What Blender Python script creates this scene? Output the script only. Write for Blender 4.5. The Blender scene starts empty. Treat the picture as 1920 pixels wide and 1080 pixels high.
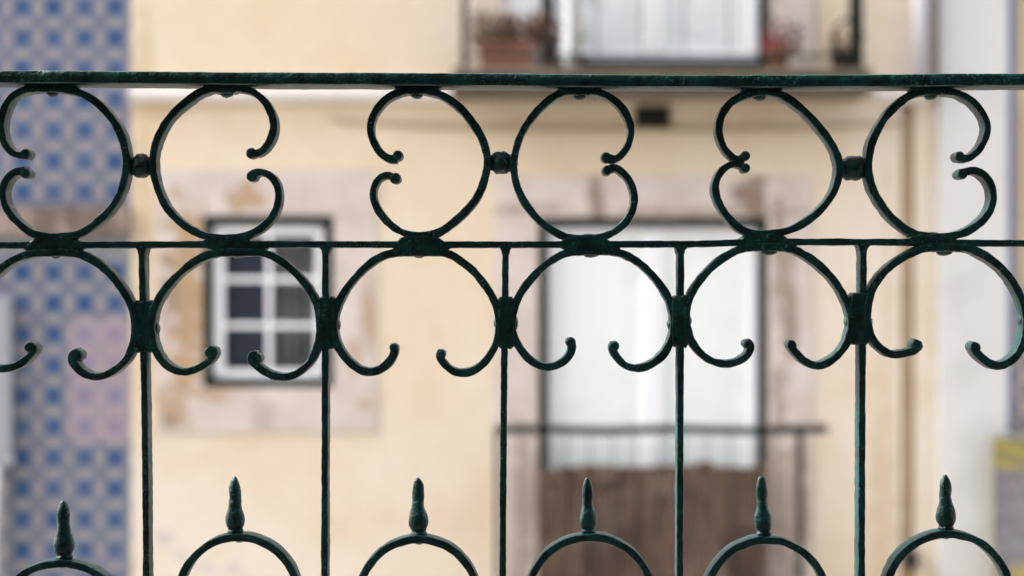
import bpy, bmesh, math, random
from mathutils import Vector, Matrix, noise

# ------------------------------------------------------------------ camera, sky, sun, exposure
scene = bpy.context.scene
COL = scene.collection
CZ = 3.40                      # eye height above the street
FPX = 3582.0                   # focal length in photo pixels (1920 wide)
D1 = 1.25                      # front of the iron railing
D2 = 8.75                      # house fronts across the street

cam_data = bpy.data.cameras.new('camera')
cam_data.sensor_width = 36.0
cam_data.lens = 36.0 * FPX / 1920.0
cam_data.clip_start = 0.02
cam_data.clip_end = 2000.0
cam_data.dof.use_dof = True
cam_data.dof.focus_distance = D1 + 0.003
cam_data.dof.aperture_fstop = 5.9
cam = bpy.data.objects.new('camera', cam_data)
cam.location = (0, 0, CZ)
cam.rotation_euler = (math.radians(90), 0, 0)
COL.objects.link(cam)
scene.camera = cam

SUN_ELEV = math.radians(42)
SUN_AZ = math.radians(-97)      # measured from -Y (behind the camera) towards -X (left)
world = bpy.data.worlds.new('World')
scene.world = world
world.use_nodes = True
wn = world.node_tree.nodes; wl = world.node_tree.links
wn.clear()
w_out = wn.new('ShaderNodeOutputWorld'); w_bg = wn.new('ShaderNodeBackground')
w_sky = wn.new('ShaderNodeTexSky'); w_hs = wn.new('ShaderNodeHueSaturation')
w_sky.sky_type = 'NISHITA'; w_sky.sun_disc = False
w_sky.sun_elevation = SUN_ELEV
w_sky.air_density = 1.0; w_sky.dust_density = 4.0; w_sky.ozone_density = 1.0
w_hs.inputs['Saturation'].default_value = 0.30
wl.new(w_sky.outputs[0], w_hs.inputs['Color'])
wl.new(w_hs.outputs[0], w_bg.inputs['Color'])
w_bg.inputs['Strength'].default_value = 0.15
wl.new(w_bg.outputs[0], w_out.inputs['Surface'])

sun_data = bpy.data.lights.new('sun', 'SUN')
sun_data.energy = 4.6
sun_data.angle = math.radians(14)
sun_data.color = (1.0, 0.955, 0.88)
sun = bpy.data.objects.new('sun', sun_data)
# direction towards the sun
ts = Vector((math.sin(SUN_AZ) * math.cos(SUN_ELEV), -math.cos(SUN_AZ) * math.cos(SUN_ELEV), math.sin(SUN_ELEV)))
sun.rotation_euler = ts.to_track_quat('Z', 'Y').to_euler()
sun.location = ts * 30
COL.objects.link(sun)
w_sky.sun_rotation = math.atan2(ts.x, ts.y)

scene.view_settings.view_transform = 'Standard'
scene.view_settings.look = 'None'
scene.view_settings.exposure = 2.28
scene.view_settings.gamma = 1.0

R = random.Random(7)

# ------------------------------------------------------------------ helpers
def P(px, py, y):
    """photo pixel -> point on the plane at distance y"""
    return Vector(((px - 960.0) * y / FPX, y, CZ + (540.0 - py) * y / FPX))

def X(px, y=D2): return (px - 960.0) * y / FPX
def Z(py, y=D2): return CZ + (540.0 - py) * y / FPX

def tag(o, label=None, cat=None, group=None, kind=None):
    if label: o['label'] = label
    if cat: o['category'] = cat
    if group: o['group'] = group
    if kind: o['kind'] = kind
    return o

def empty(name, loc, label, cat, group=None):
    o = bpy.data.objects.new(name, None)
    o.empty_display_size = 0.1
    o.location = loc
    COL.objects.link(o)
    return tag(o, label, cat, group)

def world_loc(o):
    v = Vector(o.location)
    while o.parent is not None:
        o = o.parent
        v = v + Vector(o.location)
    return v

def put(name, mesh, loc, parent=None):
    """object with its origin at world loc, optionally a child"""
    o = bpy.data.objects.new(name, mesh)
    if parent is not None:
        o.parent = parent
        o.location = Vector(loc) - world_loc(parent)
    else:
        o.location = loc
    COL.objects.link(o)
    return o

def link(name, bm, mat, parent=None, origin=None, smooth=False):
    """bm in world coordinates -> one mesh object with its origin inside it"""
    if origin is None:
        cs = [v.co for v in bm.verts]
        lo = Vector((min(c.x for c in cs), min(c.y for c in cs), min(c.z for c in cs)))
        hi = Vector((max(c.x for c in cs), max(c.y for c in cs), max(c.z for c in cs)))
        origin = Vector(((lo.x + hi.x) / 2, (lo.y + hi.y) / 2, lo.z))
    bmesh.ops.translate(bm, verts=bm.verts, vec=-Vector(origin))
    bmesh.ops.recalc_face_normals(bm, faces=bm.faces)
    me = bpy.data.meshes.new(name)
    bm.to_mesh(me); bm.free()
    if mat: me.materials.append(mat)
    if smooth:
        for p in me.polygons: p.use_smooth = True
    return put(name, me, origin, parent)

def add_box(bm, x0, x1, y0, y1, z0, z1, bevel=0.0):
    vs = [bm.verts.new((x, y, z)) for x in (x0, x1) for y in (y0, y1) for z in (z0, z1)]
    idx = [(0, 1, 3, 2), (4, 6, 7, 5), (0, 4, 5, 1), (2, 3, 7, 6), (0, 2, 6, 4), (1, 5, 7, 3)]
    fs = [bm.faces.new([vs[i] for i in f]) for f in idx]
    if bevel > 0:
        es = set(e for f in fs for e in f.edges)
        bmesh.ops.bevel(bm, geom=list(es), offset=bevel, segments=2, affect='EDGES', profile=0.6)

def box(name, x0, x1, y0, y1, z0, z1, mat, parent=None, bevel=0.0):
    bm = bmesh.new()
    add_box(bm, min(x0, x1), max(x0, x1), min(y0, y1), max(y0, y1), min(z0, z1), max(z0, z1), bevel)
    return link(name, bm, mat, parent)

def pbox(name, px0, px1, py0, py1, y0, y1, mat, parent=None, bevel=0.0):
    """box whose front (y0) covers the given photo rectangle"""
    return box(name, X(px0, y0), X(px1, y0), y0, y1, Z(py1, y0), Z(py0, y0), mat, parent, bevel)

def add_tube(bm, pts, rad, n=10, caps=True):
    rings = []
    up = Vector((0, 1, 0))
    for i, p in enumerate(pts):
        a = pts[max(i - 1, 0)]; b = pts[min(i + 1, len(pts) - 1)]
        t = (b - a).normalized()
        u = t.cross(up)
        if u.length < 1e-4: u = t.cross(Vector((1, 0, 0)))
        u.normalize(); v = t.cross(u)
        r = rad[i] if isinstance(rad, (list, tuple)) else rad
        rings.append([bm.verts.new(p + u * r * math.cos(2 * math.pi * k / n) + v * r * math.sin(2 * math.pi * k / n)) for k in range(n)])
    for i in range(len(rings) - 1):
        for k in range(n):
            bm.faces.new((rings[i][k], rings[i][(k + 1) % n], rings[i + 1][(k + 1) % n], rings[i + 1][k]))
    if caps:
        bm.faces.new(rings[0]); bm.faces.new(rings[-1][::-1])

def add_lathe(bm, base, prof, n=14, axis='Z', squash=1.0):
    """prof: list of (radius, height)"""
    rings = []
    for r, h in prof:
        ring = []
        for k in range(n):
            a = 2 * math.pi * k / n
            if axis == 'Z': co = base + Vector((r * math.cos(a), r * math.sin(a) * squash, h))
            else: co = base + Vector((h, r * math.cos(a) * squash, r * math.sin(a)))
            ring.append(bm.verts.new(co))
        rings.append(ring)
    for i in range(len(rings) - 1):
        for k in range(n):
            bm.faces.new((rings[i][k], rings[i][(k + 1) % n], rings[i + 1][(k + 1) % n], rings[i + 1][k]))
    bm.faces.new(rings[0][::-1]); bm.faces.new(rings[-1])

def jitter(bm, amp, scale, seed=0.0):
    for v in bm.verts:
        n = noise.noise_vector(v.co * scale + Vector((seed, seed * 1.7, -seed)))
        v.co += n * amp

def copy_tree(o, parent=None):
    c = o.copy(); COL.objects.link(c)
    if parent is not None: c.parent = parent
    for ch in list(o.children): copy_tree(ch, c)
    return c

# ------------------------------------------------------------------ materials
class NT:
    def __init__(self, name):
        self.m = bpy.data.materials.new(name); self.m.use_nodes = True
        self.t = self.m.node_tree; self.n = self.t.nodes; self.l = self.t.links
        self.b = self.n['Principled BSDF']
    def new(self, kind, **kw):
        nd = self.n.new(kind)
        for k, v in kw.items(): setattr(nd, k, v)
        return nd
    def lk(self, a, b): self.l.new(a, b)
    def pos(self):
        if not hasattr(self, '_g'): self._g = self.new('ShaderNodeNewGeometry')
        return self._g.outputs['Position']
    def obj(self):
        if not hasattr(self, '_o'): self._o = self.new('ShaderNodeTexCoord')
        return self._o.outputs['Object']
    def mapping(self, src, scale=(1, 1, 1), loc=(0, 0, 0)):
        mp = self.new('ShaderNodeMapping')
        mp.inputs['Scale'].default_value = scale; mp.inputs['Location'].default_value = loc
        self.lk(src, mp.inputs['Vector']); return mp.outputs[0]
    def noise(self, src, scale, detail=4, rough=0.55, dist=0.0):
        nz = self.new('ShaderNodeTexNoise')
        nz.inputs['Scale'].default_value = scale; nz.inputs['Detail'].default_value = detail
        nz.inputs['Roughness'].default_value = rough; nz.inputs['Distortion'].default_value = dist
        self.lk(src, nz.inputs['Vector']); return nz.outputs['Fac']
    def ramp(self, fac, a, b):
        mr = self.new('ShaderNodeMapRange'); mr.interpolation_type = 'SMOOTHSTEP'
        mr.inputs['From Min'].default_value = a; mr.inputs['From Max'].default_value = b
        self.lk(fac, mr.inputs['Value']); return mr.outputs['Result']
    def math(self, op, a, b=None, clamp=False):
        nd = self.new('ShaderNodeMath', operation=op, use_clamp=clamp)
        for i, v in enumerate((a, b)):
            if v is None: continue
            if isinstance(v, (int, float)): nd.inputs[i].default_value = v
            else: self.lk(v, nd.inputs[i])
        return nd.outputs[0]
    def mix(self, fac, a, b, mode='MIX'):
        nd = self.new('ShaderNodeMix', data_type='RGBA', blend_type=mode)
        if isinstance(fac, (int, float)): nd.inputs['Factor'].default_value = fac
        else: self.lk(fac, nd.inputs['Factor'])
        for i, v in ((6, a), (7, b)):
            if isinstance(v, (tuple, list)): nd.inputs[i].default_value = (*v, 1)
            else: self.lk(v, nd.inputs[i])
        return nd.outputs[2]
    def color(self, c):
        if isinstance(c, (tuple, list)): self.b.inputs['Base Color'].default_value = (*c, 1)
        else: self.lk(c, self.b.inputs['Base Color'])
    def bump(self, h, strength=0.3, dist=0.01, prev=None):
        bp = self.new('ShaderNodeBump')
        bp.inputs['Strength'].default_value = strength; bp.inputs['Distance'].default_value = dist
        self.lk(h, bp.inputs['Height'])
        if prev is not None: self.lk(prev, bp.inputs['Normal'])
        self.lk(bp.outputs[0], self.b.inputs['Normal']); return bp.outputs[0]
    def blobs(self, items, rough=1.7, nscale=13.0):
        """worn patches with ragged edges at fixed places on a wall: (photo x, y, half width, half height)"""
        p = self.pos(); sx = self.new('ShaderNodeSeparateXYZ'); self.lk(p, sx.inputs[0])
        nz = self.math('MULTIPLY', self.math('SUBTRACT', self.noise(p, nscale, 4, 0.6), 0.5), rough * 2.0)
        tot = None
        for (px, py, rx, ry, amp) in items:
            dx = self.math('MULTIPLY', self.math('SUBTRACT', sx.outputs['X'], X(px)), 1 / (rx * D2 / FPX))
            dz = self.math('MULTIPLY', self.math('SUBTRACT', sx.outputs['Z'], Z(py)), 1 / (ry * D2 / FPX))
            d = self.math('SQRT', self.math('ADD', self.math('MULTIPLY', dx, dx), self.math('MULTIPLY', dz, dz)))
            f = self.math('MULTIPLY', self.ramp(self.math('ADD', d, nz), 1.45, 0.65), amp)
            tot = f if tot is None else self.math('MAXIMUM', tot, f)
        return tot
    def set(self, **kw):
        for k, v in kw.items():
            s = self.b.inputs[k.replace('_', ' ')]
            if hasattr(v, 'is_linked'): self.lk(v, s)
            else: s.default_value = v

def mat_iron():
    t = NT('green_enamel_on_iron')
    p = t.pos()
    n1 = t.noise(p, 90, 5, 0.6); n2 = t.noise(p, 560, 4, 0.65); n3 = t.noise(p, 26, 3)
    c = t.mix(t.ramp(n1, 0.35, 0.7), (0.0004, 0.014, 0.0137), (0.0018, 0.043, 0.0415))
    chip = t.math('MULTIPLY', t.ramp(n2, 0.56, 0.66), t.ramp(n3, 0.46, 0.60))
    c = t.mix(chip, c, (0.045, 0.14, 0.135))
    rust = t.math('MULTIPLY', t.ramp(t.noise(p, 150, 4, 0.6), 0.66, 0.74), 0.6)
    c = t.mix(rust, c, (0.035, 0.022, 0.014))
    t.color(c)
    t.set(Roughness=t.ramp(n1, 0.0, 1.6), Specular_IOR_Level=0.24)
    r = t.new('ShaderNodeMapRange'); r.inputs['To Min'].default_value = 0.26; r.inputs['To Max'].default_value = 0.54
    t.lk(n1, r.inputs['Value']); t.lk(r.outputs[0], t.b.inputs['Roughness'])
    b1 = t.bump(n2, 0.5, 0.0008)
    b2 = t.bump(t.noise(p, 160, 3, 0.5), 0.6, 0.0022, b1)
    return t.m

def mat_plaster(name, ca, cb, cc, stain=(0.42, 0.30, 0.17), amt=0.35, patches=()):
    t = NT(name); p = t.pos()
    big = t.noise(t.mapping(p, (1, 1, 0.75)), 0.75, 3, 0.5, 0.3)
    med = t.noise(p, 3.2, 5, 0.6); fine = t.noise(p, 38, 4, 0.6)
    c = t.mix(t.ramp(big, 0.38, 0.64), ca, cb)
    c = t.mix(t.math('MULTIPLY', t.ramp(med, 0.46, 0.70), 0.7), c, cc)
    run = t.noise(t.mapping(p, (5, 1, 0.45)), 1.6, 4, 0.6)
    c = t.mix(t.math('MULTIPLY', t.ramp(run, 0.6, 0.85), amt), c, stain)
    c = t.mix(t.math('MULTIPLY', t.ramp(fine, 0.3, 0.75), 0.10), c, (0.25, 0.2, 0.14))
    for items, pc in patches: c = t.mix(t.blobs(items), c, pc)
    t.color(c); t.set(Roughness=0.9, Specular_IOR_Level=0.15)
    b = t.bump(med, 0.25, 0.02); t.bump(fine, 0.35, 0.004, b)
    return t.m

def mat_stone(name, ca, cb, stain, lo=0.56, hi=0.66, amt=0.85, scale=2.6, offs=(0, 0, 0), patches=()):
    t = NT(name); p = t.pos()
    a = t.noise(p, 5, 5, 0.6); f = t.noise(p, 60, 4, 0.6)
    s = t.noise(t.mapping(p, (1.6, 1, 0.9), offs), scale, 5, 0.55, 0.6)
    c = t.mix(t.ramp(a, 0.35, 0.7), ca, cb)
    c = t.mix(t.math('MULTIPLY', t.ramp(s, lo, hi), amt), c, stain)
    c = t.mix(t.math('MULTIPLY', t.ramp(f, 0.45, 0.8), 0.22), c, (0.16, 0.12, 0.1))
    for items, pc in patches: c = t.mix(t.blobs(items), c, pc)
    t.color(c); t.set(Roughness=0.88, Specular_IOR_Level=0.2)
    b = t.bump(s, 0.4, 0.01); t.bump(f, 0.35, 0.003, b)
    return t.m

def mat_paint(name, col, rough=0.45, var=0.25, dirt=(0.1, 0.09, 0.08), spec=0.4):
    t = NT(name); p = t.pos()
    n = t.noise(p, 14, 5, 0.6); f = t.noise(p, 90, 3, 0.6)
    c = t.mix(t.math('MULTIPLY', t.ramp(n, 0.45, 0.8), var), col, dirt)
    t.color(c); t.set(Roughness=rough, Specular_IOR_Level=spec)
    t.bump(f, 0.2, 0.002)
    return t.m

def mat_cloth(name, col, scale=9.0, dark=(0.55, 0.57, 0.58), amt=0.35):
    t = NT(name); p = t.pos()
    n = t.noise(t.mapping(p, (1.0, 1, 0.8)), scale, 3, 0.5, 0.8)
    c = t.mix(t.math('MULTIPLY', t.ramp(n, 0.52, 0.7), amt), col, dark)
    t.color(c); t.set(Roughness=0.95, Specular_IOR_Level=0.05)
    return t.m

def mat_glass():
    t = NT('window_glass')
    tr = t.new('ShaderNodeBsdfTransparent'); gl = t.new('ShaderNodeBsdfGlossy'); fr = t.new('ShaderNodeLayerWeight')
    tr.inputs[0].default_value = (0.99, 0.995, 0.995, 1)
    gl.inputs['Roughness'].default_value = 0.015
    mx = t.new('ShaderNodeMixShader')
    nz = t.noise(t.pos(), 3.0, 2)
    bp = t.new('ShaderNodeBump'); bp.inputs['Strength'].default_value = 0.06; bp.inputs['Distance'].default_value = 0.02
    t.lk(nz, bp.inputs['Height']); t.lk(bp.outputs[0], gl.inputs['Normal'])
    refl = t.math('ADD', t.math('MULTIPLY', t.math('POWER', fr.outputs['Facing'], 5.0), 0.9), 0.022)
    t.lk(refl, mx.inputs[0]); t.lk(tr.outputs[0], mx.inputs[1]); t.lk(gl.outputs[0], mx.inputs[2])
    t.lk(mx.outputs[0], t.n['Material Output'].inputs['Surface'])
    return t.m

def mat_wood():
    t = NT('weathered_brown_boards'); p = t.pos()
    oi = t.new('ShaderNodeObjectInfo')
    off = t.new('ShaderNodeVectorMath', operation='SCALE'); 
    cmb = t.new('ShaderNodeCombineXYZ')
    t.lk(oi.outputs['Random'], cmb.inputs[0]); t.lk(oi.outputs['Random'], cmb.inputs[2])
    t.lk(cmb.outputs[0], off.inputs[0]); off.inputs['Scale'].default_value = 20
    ad = t.new('ShaderNodeVectorMath', operation='ADD'); t.lk(p, ad.inputs[0]); t.lk(off.outputs[0], ad.inputs[1])
    g = t.noise(t.mapping(ad.outputs[0], (14, 3, 0.8)), 2.2, 5, 0.6, 0.3)
    s = t.noise(p, 3.5, 4, 0.6, 0.5)
    c = t.mix(t.ramp(g, 0.3, 0.7), (0.040, 0.025, 0.018), (0.165, 0.108, 0.080))
    c = t.mix(t.math('MULTIPLY', oi.outputs['Random'], 0.3), c, (0.14, 0.075, 0.055))
    c = t.mix(t.math('MULTIPLY', t.ramp(s, 0.47, 0.62), 0.75), c, (0.045, 0.03, 0.024))
    c = t.mix(t.math('MULTIPLY', t.ramp(t.noise(p, 5.0, 4, 0.6), 0.52, 0.66), 0.6), c, (0.21, 0.15, 0.115))
    t.color(c); t.set(Roughness=0.85, Specular_IOR_Level=0.2)
    t.bump(g, 0.5, 0.004)
    return t.m

def mat_tile(name, square, ground, bar, dot, var=0.5):
    """glazed tile; pattern laid out in the tile's own coordinates, pitch 0.1415 m"""
    t = NT(name); p = t.obj()
    sx = t.new('ShaderNodeSeparateXYZ'); t.lk(p, sx.inputs[0])
    u = t.math('MULTIPLY', t.math('ABSOLUTE', sx.outputs['X']), 1 / 0.1415)
    v = t.math('MULTIPLY', t.math('ABSOLUTE', sx.outputs['Z']), 1 / 0.1415)
    oi = t.new('ShaderNodeObjectInfo'); rnd = oi.outputs['Random']
    wn_ = t.new('ShaderNodeTexWhiteNoise'); wn_.noise_dimensions = '1D'; t.lk(rnd, wn_.inputs['W'])
    r2 = wn_.outputs['Value']
    mx = t.math('MAXIMUM', u, v); mn = t.math('MINIMUM', u, v)
    e = 0.012
    def lt(a, th): return t.ramp(a, th + e, th - e)
    def gt(a, th): return t.ramp(a, th - e, th + e)
    glaze = t.noise(t.pos(), 30, 4, 0.6)
    bg = t.mix(t.math('MULTIPLY', t.ramp(glaze, 0.35, 0.7), 0.5), ground, tuple(c * 0.72 for c in ground))
    # leafwork ring in pale blue round the square
    ring = t.math('MULTIPLY', gt(mx, 0.315), lt(mx, 0.36))
    c = t.mix(t.math('MULTIPLY', ring, 0.55), bg, tuple(0.5 * (a + b) for a, b in zip(square, ground)))
    # bars in the middle of each side
    bars = t.math('MULTIPLY', gt(mx, 0.395), lt(mn, 0.175))
    c = t.mix(bars, c, t.mix(rnd, bar, (bar[0] * 1.02, bar[1] * 0.80, bar[2] * 0.88)))
    # dark corner quarters
    dots = gt(mn, 0.36)
    c = t.mix(t.math('MULTIPLY', dots, 0.8), c, dot)
    # central square
    sq = lt(mx, 0.285)
    sqc = t.mix(t.math('MULTIPLY', r2, var), square, (square[0] * 2.2, square[1] * 1.35, square[2] * 1.05))
    star = t.math('MULTIPLY', lt(t.math('ADD', u, v), 0.09), 0.5)
    sqc = t.mix(star, sqc, ground)
    c = t.mix(sq, c, sqc)
    c = t.mix(t.math('MULTIPLY', rnd, 0.16), c, (0.27, 0.27, 0.29))
    t.color(c); t.set(Roughness=0.32, Specular_IOR_Level=0.45)
    t.bump(glaze, 0.12, 0.003)
    return t.m

def mat_simple(name, c1, c2, scale=20, rough=0.8, spec=0.3):
    t = NT(name)
    t.color(t.mix(t.ramp(t.noise(t.pos(), scale, 4, 0.6), 0.35, 0.68), c1, c2))
    t.set(Roughness=rough, Specular_IOR_Level=spec)
    t.bump(t.noise(t.pos(), scale * 3, 3), 0.25, 0.004)
    return t.m

IRON = mat_iron()
PLASTER = mat_plaster('cream_yellow_plaster', (0.67, 0.555, 0.405), (0.70, 0.61, 0.51), (0.64, 0.50, 0.345), amt=0.36, patches=(
    (((272, 330, 16, 420, 0.55), (300, 205, 60, 16, 0.6), (1655, 930, 24, 190, 0.5), (1664, 560, 8, 300, 0.35), (1040, 235, 420, 10, 0.3)), (0.50, 0.37, 0.215)),
    (((310, 1006, 13, 13, 0.5), (378, 1064, 22, 12, 0.4), (445, 1066, 18, 12, 0.4), (338, 1042, 12, 8, 0.35)), (0.42, 0.38, 0.42))))
WHITEWALL = mat_plaster('white_plaster', (0.60, 0.59, 0.57), (0.64, 0.63, 0.61), (0.54, 0.53, 0.51), (0.45, 0.42, 0.39), 0.22)
OCHRE = mat_plaster('ochre_plaster', (0.55, 0.42, 0.25), (0.58, 0.47, 0.32), (0.48, 0.36, 0.22))
GROUT = mat_simple('grey_grout', (0.22, 0.22, 0.24), (0.32, 0.32, 0.34), 30, 0.9, 0.1)
STONE_A = mat_stone('pink_grey_limestone', (0.54, 0.455, 0.41), (0.62, 0.54, 0.50), (0.42, 0.30, 0.20), 0.66, 0.76, 0.5, patches=(
    (((462, 368, 30, 26, 0.9), (352, 560, 34, 175, 0.95), (325, 762, 30, 42, 0.8), (385, 737, 62, 16, 0.75), (690, 596, 12, 62, 0.75), (664, 668, 11, 32, 0.6), (682, 760, 16, 10, 0.7), (340, 425, 30, 25, 0.6)), (0.38, 0.26, 0.15)),
    (((978, 5, 26, 55, 0.9),), (0.78, 0.78, 0.79)),
    (((318, 560, 14, 60, 0.6), (318, 790, 14, 14, 0.7), (505, 775, 22, 28, 0.35)), (0.24, 0.17, 0.12)),
    (((1118, 368, 14, 48, 0.8), (1408, 366, 26, 48, 0.95), (985, 392, 70, 8, 0.5), (1280, 396, 200, 6, 0.6), (1462, 470, 10, 90, 0.7), (1482, 600, 12, 120, 0.75), (1460, 760, 14, 60, 0.6), (985, 900, 16, 120, 0.4)), (0.235, 0.165, 0.12)),
    (((1482, 950, 46, 125, 0.75), (968, 980, 40, 160, 0.3)), (0.34, 0.26, 0.21))))
LEDGE = mat_stone('brown_weathered_ledge', (0.26, 0.195, 0.165), (0.36, 0.28, 0.245), (0.12, 0.09, 0.075), 0.48, 0.62, 0.8, 4.0)
SLAB = mat_stone('grimy_balcony_stone', (0.10, 0.082, 0.06), (0.14, 0.115, 0.085), (0.13, 0.10, 0.075), 0.45, 0.62, 0.8, 4.0)
BAND = mat_stone('whitewashed_band', (0.70, 0.665, 0.645), (0.76, 0.73, 0.71), (0.5, 0.44, 0.38), 0.58, 0.72, 0.6, 3.0)
GREENWOOD = mat_paint('dark_green_window_paint', (0.004, 0.013, 0.011), 0.8, 0.3, (0.02, 0.02, 0.018), 0.1)
WHITEWOOD = mat_paint('white_window_paint', (0.86, 0.86, 0.87), 0.45, 0.12, (0.5, 0.49, 0.48))
CURTAIN = mat_cloth('white_curtain', (0.90, 0.91, 0.89), 6.0, (0.72, 0.74, 0.70), 0.35)
LACE = mat_cloth('white_lace', (0.88, 0.885, 0.90), 9.0, (0.55, 0.57, 0.60), 0.5)
GREYCURTAIN = mat_cloth('grey_net_curtain', (0.25, 0.26, 0.26), 9.0, (0.10, 0.10, 0.10), 0.8)
BACKING = mat_cloth('dark_interior_backing', (0.052, 0.062, 0.095), 6.0, (0.036, 0.043, 0.065), 0.4)  # dark interior tone, worn by an added sheet
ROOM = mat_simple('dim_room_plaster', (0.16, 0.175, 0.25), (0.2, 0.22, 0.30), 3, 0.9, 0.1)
GLASS = mat_glass()
WOOD = mat_wood()
BALCIRON = mat_paint('old_dark_green_iron', (0.008, 0.014, 0.011), 0.8, 0.4, (0.025, 0.02, 0.016), 0.1)
TILE = mat_tile('blue_square_tile', (0.016, 0.060, 0.165), (0.215, 0.225, 0.27), (0.33, 0.295, 0.245), (0.065, 0.08, 0.13))
TILE_FADED = mat_tile('faded_pink_tile', (0.19, 0.17, 0.25), (0.34, 0.28, 0.315), (0.38, 0.30, 0.29), (0.28, 0.24, 0.29), 0.25)
TILE_YELLOW = mat_tile('yellow_blue_tile', (0.10, 0.13, 0.24), (0.50, 0.42, 0.30), (0.55, 0.42, 0.16), (0.12, 0.14, 0.24))
BLUEPAINT = mat_paint('blue_grey_painted_edge', (0.16, 0.20, 0.32), 0.6, 0.5, (0.12, 0.13, 0.17))
TERRACOTTA = mat_simple('terracotta', (0.22, 0.105, 0.065), (0.33, 0.18, 0.125), 25, 0.85, 0.2)
DRY = mat_simple('dry_brown_leaves', (0.10, 0.06, 0.04), (0.19, 0.12, 0.08), 40, 0.8, 0.2)
STRAW = mat_simple('dry_straw_stem', (0.34, 0.30, 0.20), (0.45, 0.40, 0.28), 40, 0.8, 0.2)
DARKPOT = mat_simple('dark_brown_pot', (0.035, 0.022, 0.018), (0.07, 0.045, 0.035), 25, 0.6, 0.4)
REDPETAL = mat_simple('dark_red_petals', (0.18, 0.012, 0.025), (0.28, 0.03, 0.045), 40, 0.7, 0.2)
LEAF = mat_simple('dull_green_leaves', (0.05, 0.07, 0.03), (0.09, 0.10, 0.045), 40, 0.7, 0.3)
SOIL = mat_simple('dark_soil', (0.03, 0.022, 0.016), (0.06, 0.045, 0.03), 60, 0.95, 0.1)
PIPE = mat_plaster('painted_downpipe', (0.36, 0.24, 0.14), (0.42, 0.30, 0.18), (0.30, 0.2, 0.11), (0.25, 0.16, 0.09), 0.5)
WHITEPIPE = mat_paint('white_pipe_plastic', (0.48, 0.48, 0.52), 0.5, 0.2, (0.5, 0.5, 0.5))
CABLE = mat_paint('dark_cable_rubber', (0.06, 0.048, 0.035), 0.6, 0.3)
GREYMETAL = mat_paint('grey_painted_metal', (0.29, 0.295, 0.32), 0.5, 0.3, (0.2, 0.2, 0.21))
GREYPIPE = mat_paint('dull_grey_conduit', (0.26, 0.27, 0.27), 0.5, 0.4, (0.12, 0.12, 0.12))
BLACK = mat_paint('soot_black_metal', (0.016, 0.013, 0.012), 0.7, 0.2, (0.03, 0.025, 0.02))
STREET = mat_simple('street_stone', (0.12, 0.115, 0.11), (0.2, 0.19, 0.18), 6, 0.85, 0.2)
BLOCKERWALL = mat_simple('dim_blocker_plaster', (0.10, 0.09, 0.085), (0.14, 0.125, 0.11), 3, 0.9, 0.1)  # surface of the added light-blocking walls and ceiling
TERRACE = mat_simple('terrace_stone', (0.10, 0.09, 0.085), (0.15, 0.135, 0.12), 8, 0.85, 0.2)

# ------------------------------------------------------------------ setting
def sheet(name, x0, x1, y0, y1, z, mat):
    bm = bmesh.new()
    vs = [bm.verts.new(c) for c in ((x0, y0, z), (x1, y0, z), (x1, y1, z), (x0, y1, z))]
    bm.faces.new(vs)
    return tag(link(name, bm, mat), kind='structure')

sheet('ground', -600, 600, -600, 600, 0.0, STREET)
tag(box('terrace', -9, 9, -3.2, D1 + 0.11, 0.02, CZ - 0.90, TERRACE), kind='structure')
tag(box('sky_block_wall', -9, 9, -1.5, -1.2, CZ - 0.899, CZ + 6.5, BLOCKERWALL), kind='structure')  # unseen wall added to hide the sky from the railing's front
tag(box('sky_block_ceiling', -9, 9, -1.199, 0.45, CZ + 1.45, CZ + 1.65, BLOCKERWALL), kind='structure')  # unseen ceiling added to darken the railing's front faces
for sx_ in (-1, 1):
    tag(box('sun_block_wall', sx_ * 2.3, sx_ * 2.6, -1.199, 0.75, CZ - 0.899, CZ + 1.449, BLOCKERWALL), kind='structure')  # unseen walls added to keep the sun off the terrace floor

def holed_wall(name, x0, x1, z0, z1, yf, thick, holes, mat, parent):
    """wall with rectangular openings (hx0,hx1,hz0,hz1), front at yf"""
    bm = bmesh.new()
    xs = sorted(set([x0, x1] + [h[0] for h in holes] + [h[1] for h in holes]))
    zs = sorted(set([z0, z1] + [h[2] for h in holes] + [h[3] for h in holes]))
    def inside(xa, za):
        return any(h[0] < xa < h[1] and h[2] < za < h[3] for h in holes)
    for y in (yf, yf + thick):
        vm = {}
        for i in range(len(xs) - 1):
            for j in range(len(zs) - 1):
                if inside((xs[i] + xs[i + 1]) / 2, (zs[j] + zs[j + 1]) / 2): continue
                q = []
                for a, b in ((i, j), (i + 1, j), (i + 1, j + 1), (i, j + 1)):
                    if (a, b) not in vm: vm[(a, b)] = bm.verts.new((xs[a], y, zs[b]))
                    q.append(vm[(a, b)])
                bm.faces.new(q)
    def ring(xa, xb, za, zb):
        c = [(xa, za), (xb, za), (xb, zb), (xa, zb)]
        for k in range(4):
            a, b = c[k], c[(k + 1) % 4]
            bm.faces.new([bm.verts.new(v) for v in ((a[0], yf, a[1]), (b[0], yf, b[1]), (b[0], yf + thick, b[1]), (a[0], yf + thick, a[1]))])
    ring(x0, x1, z0, z1)
    for h in holes: ring(*h)
    bmesh.ops.remove_doubles(bm, verts=bm.verts, dist=1e-5)
    return link(name, bm, mat, parent)

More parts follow.
